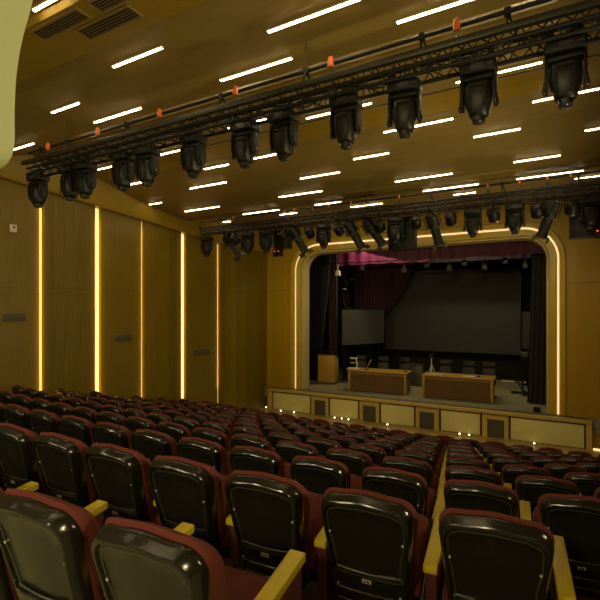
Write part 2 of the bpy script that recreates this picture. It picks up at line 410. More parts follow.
curtain('border_curtain', 'black border cloth deep in the stage above the big screen', [(-9, 19.4), (.4, 19.4)], 3.4, lambda u: (2.0, 0), 'blackvelvet', wl=.4, amp=.03)
t = thing('cable_bundle', 'black cables with pale glints hanging at the left of the small screen', 'cables', (-8.32, 18.9, SZ))
mb = MB()
for q in range(4): mb.path([(.06*q+.05*math.sin(i*1.9+q), .04*math.cos(i*1.3+q), i*.3) for i in range(19)], .018, 6)
obj('cable', mb, 'black2', t)
for i in range(9):
    mb = MB(); z_ = 1.6+i*.42; mb.box(-.05, .12, -.10, -.06, z_, z_+.035, Matrix.Rotation(.35*math.sin(i*2.1)*.3, 4, 'Y')); obj('glint', mb, 'white' if i % 3 == 0 else 'alu', t)  # pale bars stand in for glints on the cables
# screens
t = thing('projection_screen', 'large dark grey projection screen at the back of the stage', 'screen', (-4.25, 21.5, -1.9))
mb = MB(); mb.box(-3.0, 3.0, 0, .03, 0, 3.70); obj('cloth', mb, 'screen', t)
mb = MB(); mb.box(-3.05, 3.05, -.02, .06, 3.70, 3.78); mb.box(-3.05, 3.05, -.02, .05, -.05, 0); mb.box(-3.05, -3.0, -.02, .05, 0, 3.7); mb.box(3.0, 3.05, -.02, .05, 0, 3.7); obj('frame', mb, 'black', t)
def side_screen(label, x, y, w, ang, m):
    t = thing('side_screen', label, 'screen', (x, y, -1.53 if x < -5 else -1.62), ang, 'small side screens')
    mb = MB(); mb.box(0, w, 0, .05, 0, 1.54); obj('cloth', mb, m, t)
    mb = MB(); mb.box(-.02, w+.02, .05, .09, -.02, 1.56); obj('frame', mb, 'black', t)
    mb = MB(); mb.box(.15, .21, .1, .16, -1.56, 1.4); mb.box(w-.21, w-.15, .1, .16, -1.56, 1.4); mb.box(.05, .35, -.1, .4, -1.56, -1.52); mb.box(w-.35, w-.05, -.1, .4, -1.56, -1.52)
    obj('stand', mb, 'black', t)
side_screen('small grey side screen angled at the left of the big screen', -7.98, 17.95, 2.52, math.atan2(2.45, 1.2), 'screen2')
side_screen('small dark side screen angled at the right of the big screen', -1.16, 21.4, 2.0, math.atan2(-2.0, .78), 'screen2')

# desks
def desk(label, x, y, rz, w):
    t = thing('desk', label, 'desk', (x, y, SZ), rz, 'desks on the stage')
    mb = MB(); mb.box(-.03, w+.03, -.03, .90, .77, .82); obj('desktop', mb, 'deskframe', t, bevel=.008)
    mb = MB(); mb.box(.09, w-.09, .03, .06, .02, .66); obj('front_panel', mb, 'desk', t)
    mb = MB(); mb.box(.09, w-.09, .01, .05, .66, .77); obj('apron', mb, 'desk', t, bevel=.004)
    mb = MB(); mb.box(.09, w-.09, .0, .02, .69, .72); obj('edge_strip', mb, 'deskframe', t)
    for xx in (0, w-.09):
        mb = MB(); mb.box(xx, xx+.09, 0, .09, 0, .77); obj('leg', mb, 'deskframe', t, bevel=.004)
        mb = MB(); mb.box(xx+.02 if xx else .03, xx+.06 if xx else .07, .09, .87, 0, .77); obj('side_panel', mb, 'desk', t)
desk('dark wood panelled desk left of centre on the stage', -7.06, 16.42, math.radians(3), 2.30)
desk('dark wood panelled desk right of centre on the stage', -4.17, 16.5, math.radians(1.5), 2.40)
# office chairs behind desks
def office(name, loc, rz, label):
    t = thing(name, label, 'chair', loc, rz, 'dark chairs behind the desks')
    def slab(w0, w1, z0, z1, y, th):
        mb = MB(); rr = []
        for i in range(7):
            v = i/6; w = (w0+(w1-w0)*v)/2; z = z0+(z1-z0)*v; e = .75 if i in (0, 6) else 1
            rr.append([(-w*e, y(v)-th/2*e, z), (w*e, y(v)-th/2*e, z), (w*e, y(v)+th/2*e, z), (-w*e, y(v)+th/2*e, z)])
        mb.rings(rr); return mb
    obj('backrest', slab(.50, .44, .50, 1.02, lambda v: .28+.10*v, .07), 'leather', t, bevel=.012)
    obj('headrest', slab(.44, .42, 1.04, 1.22, lambda v: .38+.03*v, .07), 'leather', t, bevel=.012)
    mb = MB(); mb.box(-.22, .22, .34, .37, 1.215, 1.235); obj('top_rail', mb, 'alu', t)
    mb = MB(); mb.box(-.26, .26, -.24, .28, .44, .52); obj('seat', mb, 'leather', t, bevel=.02)
    mb = MB(); mb.tube((0, 0, .12), (0, 0, .44), .03); obj('post', mb, 'alu', t)
    for i in range(5):
        a = 2*PI*i/5; mb = MB(); mb.tube((0, 0, .12), (.28*math.cos(a), .28*math.sin(a), .06), .02, 6); l = obj('leg', mb, 'black', t)
        mb = MB(); mb.tube((.28*math.cos(a), .28*math.sin(a)-.02, .03), (.28*math.cos(a), .28*math.sin(a)+.02, .03), .03, 8); obj('caster', mb, 'black', l)
    for sx in (-1, 1):
        mb = MB(); mb.box(sx*.27-.02, sx*.27+.02, -.16, .2, .68, .71); mb.box(sx*.27-.015, sx*.27+.015, .0, .04, .48, .68); obj('armrest', mb, 'black', t)
for i, (x, y, lb) in enumerate(((-7.10, 17.7, 'dark high-backed chair at the left end of the left desk'), (-6.15, 17.7, 'dark high-backed chair at the middle of the left desk'), (-5.30, 17.75, 'dark high-backed chair at the right end of the left desk'),
                      (-3.60, 17.7, 'dark high-backed chair at the left end of the right desk'), (-2.83, 17.7, 'dark high-backed chair at the middle of the right desk'), (-2.10, 17.7, 'dark high-backed chair at the right end of the right desk'))):
    office('office_chair', (x, y, SZ), math.radians([12, 5, -4, 8, -6, -3][i]), lb)
# lectern
t = thing('lectern', 'honey wood lectern at the left side of the stage', 'lectern', (-8.88, 17.3, SZ), math.radians(6))
mb = MB()
poly = [(0, .1), (0, 1.22), (.42, 1.10), (.50, .98), (.50, .1)]
mb.prism([(p[0], p[1]) for p in poly], lambda p: (.03, p[0], p[1]), lambda p: (.80, p[0], p[1])); obj('body', mb, 'lectern', t, bevel=.012)
mb = MB(); mb.box(.06, .77, .03, .47, 0, .1); obj('plinth', mb, 'desk', t)
mb = MB(); mb.add([(0, -.03, 1.235), (.83, -.03, 1.235), (.83, .46, 1.10), (0, .46, 1.10), (0, -.03, 1.26), (.83, -.03, 1.26), (.83, .46, 1.125), (0, .46, 1.125)], [(0, 1, 2, 3), (4, 5, 6, 7), (0, 1, 5, 4), (1, 2, 6, 5), (2, 3, 7, 6), (3, 0, 4, 7)]); obj('top', mb, 'lectern', t, bevel=.005)
t = thing('desk_microphone', 'dark microphone frame on top of the lectern', 'microphone', (-8.65, 17.48, SZ+1.24))
mb = MB(); mb.box(-.05, .45, -.03, .05, -.02, .01); obj('base', mb, 'black', t)
mb = MB(); mb.path([(0, 0, 0), (0, 0, .12), (.05, 0, .17), (.38, 0, .16), (.40, 0, 0)], .012); obj('stem', mb, 'alu', t)
# document camera on left desk
t = thing('document_camera', 'white document camera standing on the left desk', 'camera', (-6.98, 16.75, SZ+.82))
mb = MB(); mb.box(-.25, .25, -.1, .2, 0, .035); obj('base', mb, 'white', t, bevel=.01)
mb = MB(); mb.path([(.12, .05, .03), (.16, .05, .22), (.10, .05, .40)], .022, 8); obj('arm', mb, 'white', t)
mb = MB(); mb.box(-.16, .16, .02, .10, .40, .45); mb.box(-.12, .10, .0, .10, .23, .26); obj('camera_head', mb, 'white', t, bevel=.008)
for x, y, dx, lb in ((-6.42, 16.8, .20, 'white gooseneck microphone on the left desk'), (-4.9, 16.9, -.12, 'short gooseneck microphone at the right end of left desk'), (-2.3, 16.95, -.05, 'small gooseneck microphone on the right desk')):
    t = thing('desk_microphone', lb, 'microphone', (x, y, SZ+.82), 0, 'gooseneck microphones on the desks')
    mb = MB(); mb.box(-.06, .06, -.07, .07, 0, .03); obj('base', mb, 'black', t, bevel=.006)
    h = .42 if dx > 0 else .12
    mb = MB(); mb.path([(0, 0, .03), (dx*.45, 0, h*.6), (dx, 0, h)], .009); obj('gooseneck', mb, 'white' if dx > 0 else 'alu', t)
    mb = MB(); mb.tube((dx, 0, h), (dx*1.15, 0, h+.05), .015); obj('capsule', mb, 'black', t)
# papers / name boards on the desk
for x, lb in ((-3.7, 'white papers lying near the left end of the right desk'), (-2.6, 'white papers lying at the middle of the right desk')):
    mb = MB(); mb.box(-.2, .2, -.1, .1, 0, .012, Matrix.Rotation(.15, 4, 'Z')); o = obj('paper_stack', mb, 'white'); o.location = (x, 16.85, SZ+.82); tag(o, lb, 'papers')
# tripod stand between the desks
t = thing('camera_tripod', 'pale tripod with a black head between the two desks', 'tripod', (-4.15, 17.9, SZ))
mb = MB(); mb.tube((0, 0, .45), (0, 0, 1.32), .022); obj('column', mb, 'white', t)
for i in range(3):
    a = .5+2*PI*i/3; mb = MB(); mb.tube((0, 0, 1.08), (.36*math.cos(a), .34*math.sin(a), 0), .02, 6); obj('leg', mb, 'white', t)
mb = MB(); mb.box(-.09, .09, -.08, .08, 1.32, 1.47); mb.tube((0, -.08, 1.40), (0, -.16, 1.40), .05, 10); obj('head', mb, 'black', t)
# grey case
t = thing('equipment_case', 'grey box standing behind and between the two desks', 'box', (-5.36, 18.7, SZ))
mb = MB(); mb.box(0, .62, 0, .4, .02, .86); obj('body', mb, 'case', t, bevel=.01)
mb = MB(); mb.box(-.01, .63, -.01, .41, .86, .90); obj('lid', mb, 'alu', t, bevel=.006)
# things at the right of the stage
t = thing('floor_monitor', 'small black speaker on the stage floor by the right jamb', 'speaker', (-.42, 15.78, SZ), .2)
mb = MB(); mb.prism([(0, 0), (.16, 0), (.16, .10), (.05, .17), (0, .17)], lambda p: (-.1, p[0], p[1]), lambda p: (.08, p[0], p[1])); obj('cabinet', mb, 'black', t, bevel=.006)
mb = MB(); mb.box(-.1, .08, -.006, 0, .155, .17); obj('trim', mb, 'alu', t)
t = thing('boom_stand', 'black boom stand at the right back of the stage', 'stand', (-.95, 18.9, SZ))
mb = MB(); mb.box(-.45, .30, -.06, .06, .02, .10); mb.box(-.06, .06, -.4, .35, .02, .09); obj('base', mb, 'black', t, bevel=.01)
mb = MB(); mb.tube((-.05, 0, .1), (-.05, 0, 1.5), .03); mb.tube((-.5, 0, 1.0), (-.05, 0, .12), .02); obj('pole', mb, 'black', t)
mb = MB(); mb.box(-.15, .18, -.12, .12, 1.35, 1.62); obj('head', mb, 'black2', t, bevel=.02)
mb = MB(); mb.box(-.03, .10, -.13, -.12, 1.45, 1.55); obj('display', mb, 'case', t)
# white edge blocks at back of the stage floor
for x, lb in ((-2.0, 'low pale cable cover on the stage floor behind the right desk'), (-1.15, 'low pale cable cover at the back right of the stage floor')):
    mb = MB(); mb.box(0, .5, 0, .12, 0, .05); o = obj('cable_cover', mb, 'white', bevel=.01); o.location = (x, 21.9, SZ); tag(o, lb, 'cable cover')

# ------------------------------------------------------------------ footlights along the stage front
foot = [(-9.37, 'first'), (-8.77, 'second'), (-7.04, 'third'), (-6.75, 'fourth'), (-6.48, 'fifth'), (-5.02, 'sixth'), (-2.62, 'seventh'), (-2.33, 'eighth'), (-.49, 'ninth')]
def footlight(x, y, label):
    t = thing('footlight', label, 'floor light', (x, y, FRONTZ), 0, 'small lights along the foot of the stage')
    mb = MB(); mb.lathe([(.05, 0), (.05, .03), (.03, .035)], 12); obj('base', mb, 'alu', t)
    mb = MB(); mb.lathe([(.020, .03), (.024, .045), (.017, .06), (.004, .065)], 12); obj('lens', mb, 'footlamp', t)
for x, o_ in foot: footlight(x, 15.12, 'small glowing floor light at the stage foot, %s from the left' % o_)
footlight(-10.22, 15.35, 'small glowing floor light in the corner left of the stage')
mb = MB(); mb.box(1.0, 1.5, 15.35, 15.41, FRONTZ, FRONTZ+.05); o = obj('step_light', mb, 'cove'); tag(o, 'bright low light bar at the right end of the stage', 'floor light')

# ------------------------------------------------------------------ ceiling lights and grilles
# (y, x0, x1, row phrase)
CL = [(4.41, -2.92, -1.75), (4.91, -1.53, -.60), (4.94, -4.06, -2.89), (4.07, -5.20, -4.26), (4.46, -7.21, -6.48), (4.98, -6.84, -5.68), (5.02, -9.62, -8.67), (2.92, -5.06, -4.5),
      (7.0, -9.61, -8.95), (8.00, -9.55, -9.07), (6.99, -7.9, -6.82), (8.66, -8.10, -6.91), (9.14, -10.1, -9.60), (9.95, -9.51, -8.19), (7.98, -7.04, -6.31), (7.955, -5.9, -5.00),
      (9.90, -6.20, -4.94), (9.07, -5.10, -4.09), (6.93, -3.78, -2.56), (6.64, -5.32, -4.40), (8.64, -3.60, -2.83), (7.955, -2.72, -1.48), (6.92, -1.26, -.12),
      (8.61, -1.26, -.48), (7.94, -.29, .60), (9.03, .46, .95), (9.98, -3.14, -1.87), (9.85, -.69, .13), (10.86, -.71, .55), (12.2, .42, 1.3), (10.86, -2.73, -1.46),
      (12.4, -2.32, -1.74), (10.86, -5.65, -4.87), (12.37, -5.25, -4.24), (10.86, -8.05, -6.80), (12.2, -7.60, -6.97), (12.3, -10.0, -9.65), (6.24, -.52, .10),
      # unseen strips added over and behind the camera for more light
      (1.2, -3.2, -2.0), (.2, -2.6, -1.4), (1.9, -1.9, -.7), (-.6, -3.0, -1.8), (.2, -5.8, -4.6), (-.8, -1.5, -.3), (-1.6, -4.0, -2.8), (-2.6, -6.6, -5.4), (-3.2, -1.6, -.4), (1.4, -7.6, -6.4), (-.6, -8.8, -7.6), (.6, -.6, .6)]
bands = {}
for y, a, b in sorted(CL):
    key = 'behind' if y < 2 else ('near' if y < 5.2 else 'mid' if y < 7.3 else 'far' if y < 9.5 else 'deep' if y < 10.95 else 'last')
    bands.setdefault(key, []).append((a, b, y))
phr = {'behind': 'added in unseen ceiling above the rear seats', 'near': 'in the nearest brown ceiling panel', 'mid': 'in the ceiling panel just beyond the near truss',
       'far': 'in the back half of the middle ceiling panel', 'deep': 'in the ceiling just before the far truss', 'last': 'in the ceiling beyond the far truss'}
for key, lst in bands.items():
    for i, (a, b, y) in enumerate(sorted(lst)):
        t = thing('ceiling_light', '%s white strip light, %s from left, %s' % ('long' if b-a > .95 else 'short', ORD[i+1], phr[key]), 'ceiling light', (a, y, zc(y)), 0, 'strip lights set in the ceiling')
        sl = (zc(y+.03)-zc(y-.03))/.06
        t.rotation_euler = (math.atan(sl), 0, 0)
        w = .020
        mb = MB(); mb.box(.015, b-a-.015, -w+.006, w-.006, -.028, .0); obj('diffuser', mb, 'strip', t)
        mb = MB(); mb.box(0, b-a, -w-.006, -w+.004, -.022, .01); mb.box(0, b-a, w-.004, w+.006, -.022, .01); mb.box(0, .013, -w, w, -.022, .01); mb.box(b-a-.013, b-a, -w, w, -.022, .01)
        obj('frame', mb, 'strip_frame', t)
def ac(x0, x1, y0, y1, lb):
    t = thing('ceiling_grille', lb, 'air vent', (x0, y0, 3.292), 0, 'air vents in the ceiling')
    w, d = x1-x0, y1-y0
    mb = MB(); mb.box(0, w, 0, .02, -.018, .0); mb.box(0, w, d-.02, d, -.018, 0); mb.box(0, .02, .02, d-.02, -.018, 0); mb.box(w-.02, w, .02, d-.02, -.018, 0); obj('frame', mb, 'slat', t)
    mb = MB(); mb.box(.02, w-.02, .02, d-.02, -.004, 0); obj('backing', mb, 'dark', t)
    n = 5
    for i in range(n):
        yy = .035+(d-.07)*i/(n-1); mb = MB(); mb.box(.02, w-.02, yy-.006, yy+.006, -.014, -.003); obj('slat', mb, 'vent', t)
ac(-5.40, -4.52, 3.06, 3.27, 'slatted air vent in the gold ceiling band, leftmost')
ac(-4.91, -3.99, 3.30, 3.53, 'slatted air vent in the gold ceiling band, middle one')
ac(-4.35, -3.45, 3.06, 3.27, 'slatted air vent in the gold ceiling band, cut by the photo top')
mb = MB(); mb.lathe([(.07, 0), (.07, -.02), (.04, -.035), (.005, -.037)], 20); o = obj('smoke_detector', mb, 'vent'); o.location = (-4.55, 10.5, zc(10.5)); tag(o, 'small round smoke detector on the ceiling above the far truss', 'smoke detector')

# ------------------------------------------------------------------ trusses
def truss(label, x0, x1, y0, z0, z1, depth, hooks, posts, railz, tray):
    t = thing('lighting_truss', label, 'truss', (x0, y0, z0))
    L = x1-x0; h = z1-z0; r = .022
    for yy, zz in ((0, 0), (depth, 0), (0, h), (depth, h), (0, h*.52)):
        mb = MB(); mb.tube((0, yy, zz), (L, yy, zz), r, 10); obj('chord', mb, 'truss', t, smooth=True)
    mb = MB(); st = h*.62; n = int(L/st); q = .008
    for i in range(n):
        a, b = i*st, (i+1)*st
        for yy in (0, depth): mb.tube((a, yy, 0 if i % 2 else h), (b, yy, h if i % 2 else 0), q, 5)
        for zz in (0, h): mb.tube((a, 0 if i % 2 else depth, zz), (b, depth if i % 2 else 0, zz), q, 5)
    o = obj('lacing', mb, 'truss', t)
    if tray:
        mb = MB(); mb.box(-.05, L, -.075, -.035, h-.035, h+.03); obj('cable_tray', mb, 'alu', t, bevel=.004)
    rz = railz-z0
    mb = MB(); mb.tube((-.1, depth*.4, rz), (L, depth*.4, rz), .022, 10); obj('rail', mb, 'truss', t, smooth=True)
    for x in posts:
        mb = MB(); mb.tube((x-x0-.03, 0, h), (x-x0-.03, depth*.4, rz), .012, 6); mb.tube((x-x0+.05, depth, h), (x-x0-.03, depth*.4, rz), .012, 6)
        mb.box(x-x0-.06, x-x0, depth*.4-.03, depth*.4+.03, rz-.04, rz+.03)
        obj('bracket', mb, 'truss', t)
        mb = MB(); mb.tube((x-x0-.03, depth*.4, rz), (x-x0-.03, depth*.4, zc(y0+depth*.4)-z0), .006, 5); obj('hanging_rod', mb, 'truss', t) if posts.index(x) % 3 == 1 else None
    for x in hooks:
        mb = MB(); q_ = 1.0 if tray else .6; mb.lathe([(.012*q_, -.06*q_), (.034*q_, -.055*q_), (.036*q_, .0), (.028*q_, .05*q_), (.012*q_, .065*q_)], 12, Matrix.Translation((x-x0, depth*.1, rz-.02))); hk = obj('shackle', mb, 'orange', t, smooth=True); hk['label'] = 'orange plastic shackle'
        mb = MB(); mb.tube((x-x0-.015, depth*.4, rz-.10), (x-x0-.02, 0, h), .012, 6); mb.tube((x-x0+.02, depth*.4, rz-.10), (x-x0+.02, 0, h), .012, 6); obj('sling', mb, 'blue', hk)
    # cables tied along the lower chords
    if not tray: return t
    mb = MB(); pts = []; n = int(L/.12)
    for i in range(n+1): pts.append((i*L/n, depth*.5+.05*math.sin(i*1.3), h*.45+.035*math.sin(i*.9)+.02*random.random()))
    mb.path(pts, .011, 5)
    pts = [(i*L/n, depth*.3+.06*math.sin(i*.8+1), .03+.03*math.sin(i*1.7)) for i in range(n+1)]
    mb.path(pts, .012, 5); cb = obj('cable', mb, 'truss', t)
    return t
truss('black lighting truss crossing nearest the camera under the ceiling', -8.28, 1.35, 4.66, 2.45, 2.64, .22, (-7.68, -6.34, -4.97, -3.6, -2.23, -.84), (-7.95, -7.2, -5.72, -3.85, -2.56, -1.17, -.35, .6), 2.87, True)
truss('black lighting truss far off, just in front of the stage arch', -9.12, 1.35, 10.16, 2.25, 2.42, .26, (-7.9, -6.2, -5.9, -4.9, -4.3, -3.1, -1.7, -1.2, -.6, -.1, .3, .8), (-8.4, -6.9, -5.4, -3.9, -2.4, -.9, .45), 2.64, False)

# ------------------------------------------------------------------ stage lights
def moving_head():
    t = thing('moving_head_light', 'x', 'stage light')
    mb = MB(); mb.box(-.175, .175, -.12, .12, -.145, -.03); obj('base', mb, 'black', t, bevel=.02, seg=3)
    mb = MB(); mb.box(-.06, .06, -.126, -.118, -.115, -.06); mb.box(.09, .15, -.126, -.118, -.10, -.075); obj('display', mb, 'lens', t)
    mb = MB()
    for s in (-1, 1):
        mb.box(s*.12-.02, s*.12+.02, -.03, .03, -.035, .05); mb.tube((s*.12, -.04, .06), (s*.12, .04, .06), .032, 8)
    mb.box(-.14, .14, -.02, .02, -.034, -.02)
    obj('clamp', mb, 'alu', t)
    mb = MB(); mb.box(-.155, .155, -.07, .07, -.20, -.15)
    for s in (-1, 1):
        mb.prism([(-.085, -.16), (.085, -.16), (.10, -.30), (.085, -.42), (.045, -.47), (-.045, -.47), (-.085, -.42), (-.10, -.30)],
                 lambda p: (s*.142, p[0], p[1]), lambda p: (s*.172, p[0]*.92, p[1]))
    obj('yoke', mb, 'black', t, bevel=.012)
    for s in (-1, 1):
        mb = MB(); mb.tube((s*.165, 0, -.395), (s*.182, 0, -.395), .045, 14); mb.path([(s*.18, -.02, -.40), (s*.19, -.02, -.46), (s*.17, -.02, -.49), (s*.155, -.02, -.45)], .008); obj('pivot', mb, 'black2', t)
    def se(w, d, z, e=3.2, n=24):
        r = []
        for i in range(n):
            a = 2*PI*i/n; c_, s_ = math.cos(a), math.sin(a)
            r.append((w*math.copysign(abs(c_)**(2/e), c_), d*math.copysign(abs(s_)**(2/e), s_), z))
        return r
    mb = MB(); mb.rings([se(.07, .06, -.205), se(.115, .10, -.215), se(.132, .118, -.25), se(.138, .128, -.34), se(.130, .125, -.42), se(.098, .10, -.525), se(.082, .085, -.555), se(.064, .07, -.562), se(.060, .066, -.61), se(.05, .055, -.615)])
    hd = obj('head', mb, 'black2', t, smooth=True, angle=50)
    mb = MB(); mb.box(-.06, .06, -.132, -.118, -.285, -.26); mb.box(-.075, -.065, -.135, -.12, -.50, -.26); mb.box(.065, .075, -.135, -.12, -.50, -.26); obj('vent_rib', mb, 'black', hd)
    mb = MB(); mb.lathe([(.056, -.612), (.05, -.622), (.02, -.632), (.004, -.634)], 20); obj('lens', mb, 'lens', hd, smooth=True)
    return t
def par_light():
    t = thing('par_light', 'x', 'stage light')
    mb = MB(); mb.box(-.02, .02, -.025, .025, -.06, .05); mb.tube((0, -.035, .06), (0, .035, .06), .03, 8); obj('clamp', mb, 'black', t)
    mb = MB(); mb.box(-.115, .115, -.02, .02, -.075, -.058); mb.box(-.118, -.108, -.02, .02, -.19, -.06); mb.box(.108, .118, -.02, .02, -.19, -.06); obj('yoke', mb, 'black', t)
    rot = Matrix.Translation((0, 0, -.18)) @ Matrix.Rotation(math.radians(-122), 4, 'X')   # lens looks down and out to the seats
    mb = MB(); mb.lathe([(.03, -.12), (.07, -.115), (.095, -.08), (.10, .02), (.104, .10), (.098, .10), (.09, .07)], 22, rot); b = obj('body', mb, 'black', t, smooth=True, angle=50)
    mb = MB(); mb.lathe([(.09, .07), (.06, .083), (.02, .09), (.003, .09)], 22, rot); obj('lens', mb, 'lens', b, smooth=True)
    mb = MB(); n = 22
    mb.lathe([(.092, .095), (.104, .10), (.104, .106), (.092, .108)], 22, rot); obj('lens_ring', mb, 'ring', b, smooth=True)
    return t
def profile_light():
    t = thing('profile_light', 'x', 'stage light')
    mb = MB(); mb.box(-.02, .02, -.025, .025, -.06, .05); mb.tube((0, -.035, .06), (0, .035, .06), .03, 8); obj('clamp', mb, 'black', t)
    mb = MB(); mb.box(-.13, .13, -.02, .02, -.075, -.055); mb.box(-.135, -.123, -.02, .02, -.27, -.06); mb.box(.123, .135, -.02, .02, -.27, -.06); obj('yoke', mb, 'black', t)
    rot = Matrix.Translation((0, 0, -.24)) @ Matrix.Rotation(PI, 4, 'X') @ Matrix.Translation((0, 0, -.02))
    mb = MB(); mb.lathe([(.04, -.20), (.085, -.19), (.10, -.15), (.105, -.02), (.10, .04), (.08, .07)], 18, rot); b = obj('lamp_housing', mb, 'black', t, smooth=True, angle=45)
    mb = MB()
    for i in range(5): mb.lathe([(.107, -.16+i*.03), (.111, -.155+i*.03), (.107, -.15+i*.03)], 18, rot)
    obj('cooling_fin', mb, 'alu', b, smooth=True)
    mb = MB(); mb.lathe([(.08, .07), (.078, .10), (.074, .28), (.082, .30), (.085, .36), (.075, .36)], 18, rot); l = obj('lens_tube', mb, 'black2', t, smooth=True, angle=45)
    mb = MB(); mb.box(-.11, .11, -.11, .11, .352, .375, rot); mb.box(-.11, -.09, -.12, .12, .37, .43, rot); mb.box(.09, .11, -.12, .12, .37, .43, rot); obj('colour_frame', mb, 'alu', l)
    mb = MB()
    for a in range(4): mb.box(-.12, .12, -.005, .005, .055, .075, rot @ Matrix.Rotation(a*PI/4, 4, 'Z'))
    obj('shutter', mb, 'ring', b)
    return t
MH, PA, PR = moving_head(), par_light(), profile_light()
for o in (MH, PA, PR): snapshot(o)
used = set()
def place(proto, loc, rot, s, label, group):
    o = proto if proto.name not in used else copy_tree(proto)
    used.add(proto.name)
    o.location = loc; o.rotation_euler = rot; o.scale = (s, s, s); o['label'] = label; o['group'] = group
    return o
h1 = [(-8.17, 'leftmost'), (-7.23, 'second from left'), (-6.83, 'third from left'), (-5.89, 'fourth from left'), (-5.36, 'fifth from left'), (-4.43, 'sixth from left'), (-3.53, 'seventh from left'),
      (-2.93, 'eighth from left'), (-2.09, 'ninth from left'), (-1.40, 'third from the right edge'), (-.65, 'second from the right edge'), (.10, 'last one at the right')]
for i, (x, w) in enumerate(h1):
    place(MH, (x, 4.80, 2.475), (0, 0, math.radians([4, -6, 8, 0, 5, -3, 3, -5, 2, 6, 0, -2][i])), .98, 'black moving head light under the near truss, %s' % w, 'moving heads on the near truss')
T2Z = 2.20
seq = [('M', -8.96, 'at its left end'), ('R', -8.25, 0), ('P', -7.84, 0), ('M', -7.47, 0), ('M', -6.85, 0), ('P', -6.28, 0), ('R', -6.05, 0), ('P', -5.47, 0), ('M', -5.09, 0), ('P', -4.65, 0), ('R', -4.45, 0),
       ('R', -3.98, 0), ('P', -3.58, 0), ('M', -3.22, 0), ('P', -2.72, 0), ('R', -2.42, 0), ('P', -1.95, 0), ('M', -1.51, 0), ('P', -1.09, 0), ('M', -.69, 0), ('P', -.28, 0), ('R', .02, 0), ('P', .32, 0), ('M', .62, 0)]
tilt = {-8.25: 32, -6.05: 28, -4.45: 27, -3.98: 33, -2.42: 14, .02: -18}
cnt = {'M': 0, 'R': 0, 'P': 0}
for kx, x, _ in seq:
    cnt[kx] += 1; w = ORD[cnt[kx]]
    if kx == 'M': place(MH, (x, 10.28, T2Z), (0, 0, math.radians(random.uniform(-14, 14))), 1.02, 'black moving head light under the far truss, %s moving head from left' % w, 'moving heads on the far truss')
    if kx == 'P': place(PA, (x, 10.20, T2Z), (0, 0, math.radians(random.uniform(-12, 12))), 1.15, 'small round black can light under the far truss, %s can from left' % w, 'can lights on the far truss')
    if kx == 'R': place(PR, (x, 10.26, T2Z), (math.radians(12), -math.radians(tilt[x]), 0), 1.32, 'long black tube spotlight tilted under far truss, %s tube light from left' % w, 'tube spotlights on the far truss')
for x, w, hh, lb in ((-6.62, .42, .50, 'black loudspeaker box hanging left on the far truss'), (-3.20, .62, .78, 'black loudspeaker box hanging mid-way on the far truss'), (.62, .66, .66, 'black loudspeaker box at the right end of the far truss')):
    t = thing('hanging_speaker', lb, 'speaker', (x, 10.62, 1.46 if w > .5 else 1.72), 0, 'loudspeakers on the far truss')
    mb = MB(); mb.box(-w/2, w/2, 0, .35, 0, hh); obj('cabinet', mb, 'black2', t, bevel=.015)
    mb = MB(); mb.box(-w/2+.03, w/2-.03, .35, .365, .03, hh-.03); obj('front_grille', mb, 'grille', t)
    mb = MB()
    for s in (-1, 1): mb.box(s*(w/2-.03)-.015, s*(w/2-.03)+.015, .05, .09, hh, 2.30-t.location.z); mb.box(s*(w/2-.03)-.015, s*(w/2-.03)+.015, -.35, .09, 2.27-t.location.z, 2.30-t.location.z)
    obj('bracket', mb, 'black', t)
for x, z, lb in ((-6.72, 1.50, 'small black box with red lamps hanging left below far truss'), (.82, 1.40, 'small black box with red lamps at the right photo edge')):
    t = thing('control_box', lb, 'control box', (x, 10.62 if x < 0 else 10.45, z), 0, 'boxes with red indicator lamps')
    mb = MB(); mb.box(-.13, .13, 0, .14, 0, .20); obj('housing', mb, 'black', t, bevel=.01)
    mb = MB()
    for dx in (-.07, .05): mb.lathe([(.014, 0), (.01, .008), (.002, .01)], 8, Matrix.Translation((dx, 0, .14)) @ Matrix.Rotation(PI/2, 4, 'X'))
    obj('indicator', mb, 'redled', t)
    mb = MB(); mb.box(-.015, .015, .05, .08, .20, 2.27-z if x > 0 else .215); mb.box(-.015, .015, -.20, .08, 2.25-z, 2.27-z) if x > 0 else None; obj('bracket', mb, 'black', t)
# stage battens with wash lights seen under the borders
def batten(x0, x1, y, z, xs, lbl):
    t = thing('lighting_batten', lbl, 'batten', (x0, y, z))
    mb = MB(); mb.tube((0, 0, 0), (x1-x0, 0, 0), .025, 8); obj('pipe', mb, 'black', t)
    for x in (x0+.5, (x0+x1)/2, x1-.5):
        mb = MB(); mb.tube((x-x0, 0, 0), (x-x0, 0, 4.9-z), .006, 5); obj('cable', mb, 'black', t)
    return t
batten(-9.2, .2, 17.75, 2.02, [], 'black lighting batten over the stage behind the maroon border')
WB = None
for i, (x, m_) in enumerate(((-8.1, 'white'), (-7.0, 'black2'), (-5.2, 'black2'), (-4.3, 'black2'), (-3.45, 'black2'), (-2.9, 'black2'), (-2.2, 'black2'), (-1.5, 'black2'), (-.85, 'black2'))):
    t = thing('stage_wash_light', ('pale' if m_ == 'white' else 'dark grey')+' box light hanging over the stage, %s from left' % ORD[i+1], 'stage light', (x, 17.75, 2.0), 0, 'box lights over the stage')
    drop = .30 if i % 2 == 0 else .12
    mb = MB(); mb.box(-.012, .012, -.012, .012, -drop, 0); obj('hanger', mb, m_, t)
    mb = MB(); mb.prism([(-.10, -drop-.22), (.10, -drop-.22), (.07, -drop), (-.07, -drop)], lambda p: (p[0], -.1, p[1]), lambda p: (p[0], .1, p[1])); obj('housing', mb, m_, t, bevel=.01)
    mb = MB(); mb.box(-.085, .085, -.08, .08, -drop-.226, -drop-.215); obj('lens', mb, 'lens', t)

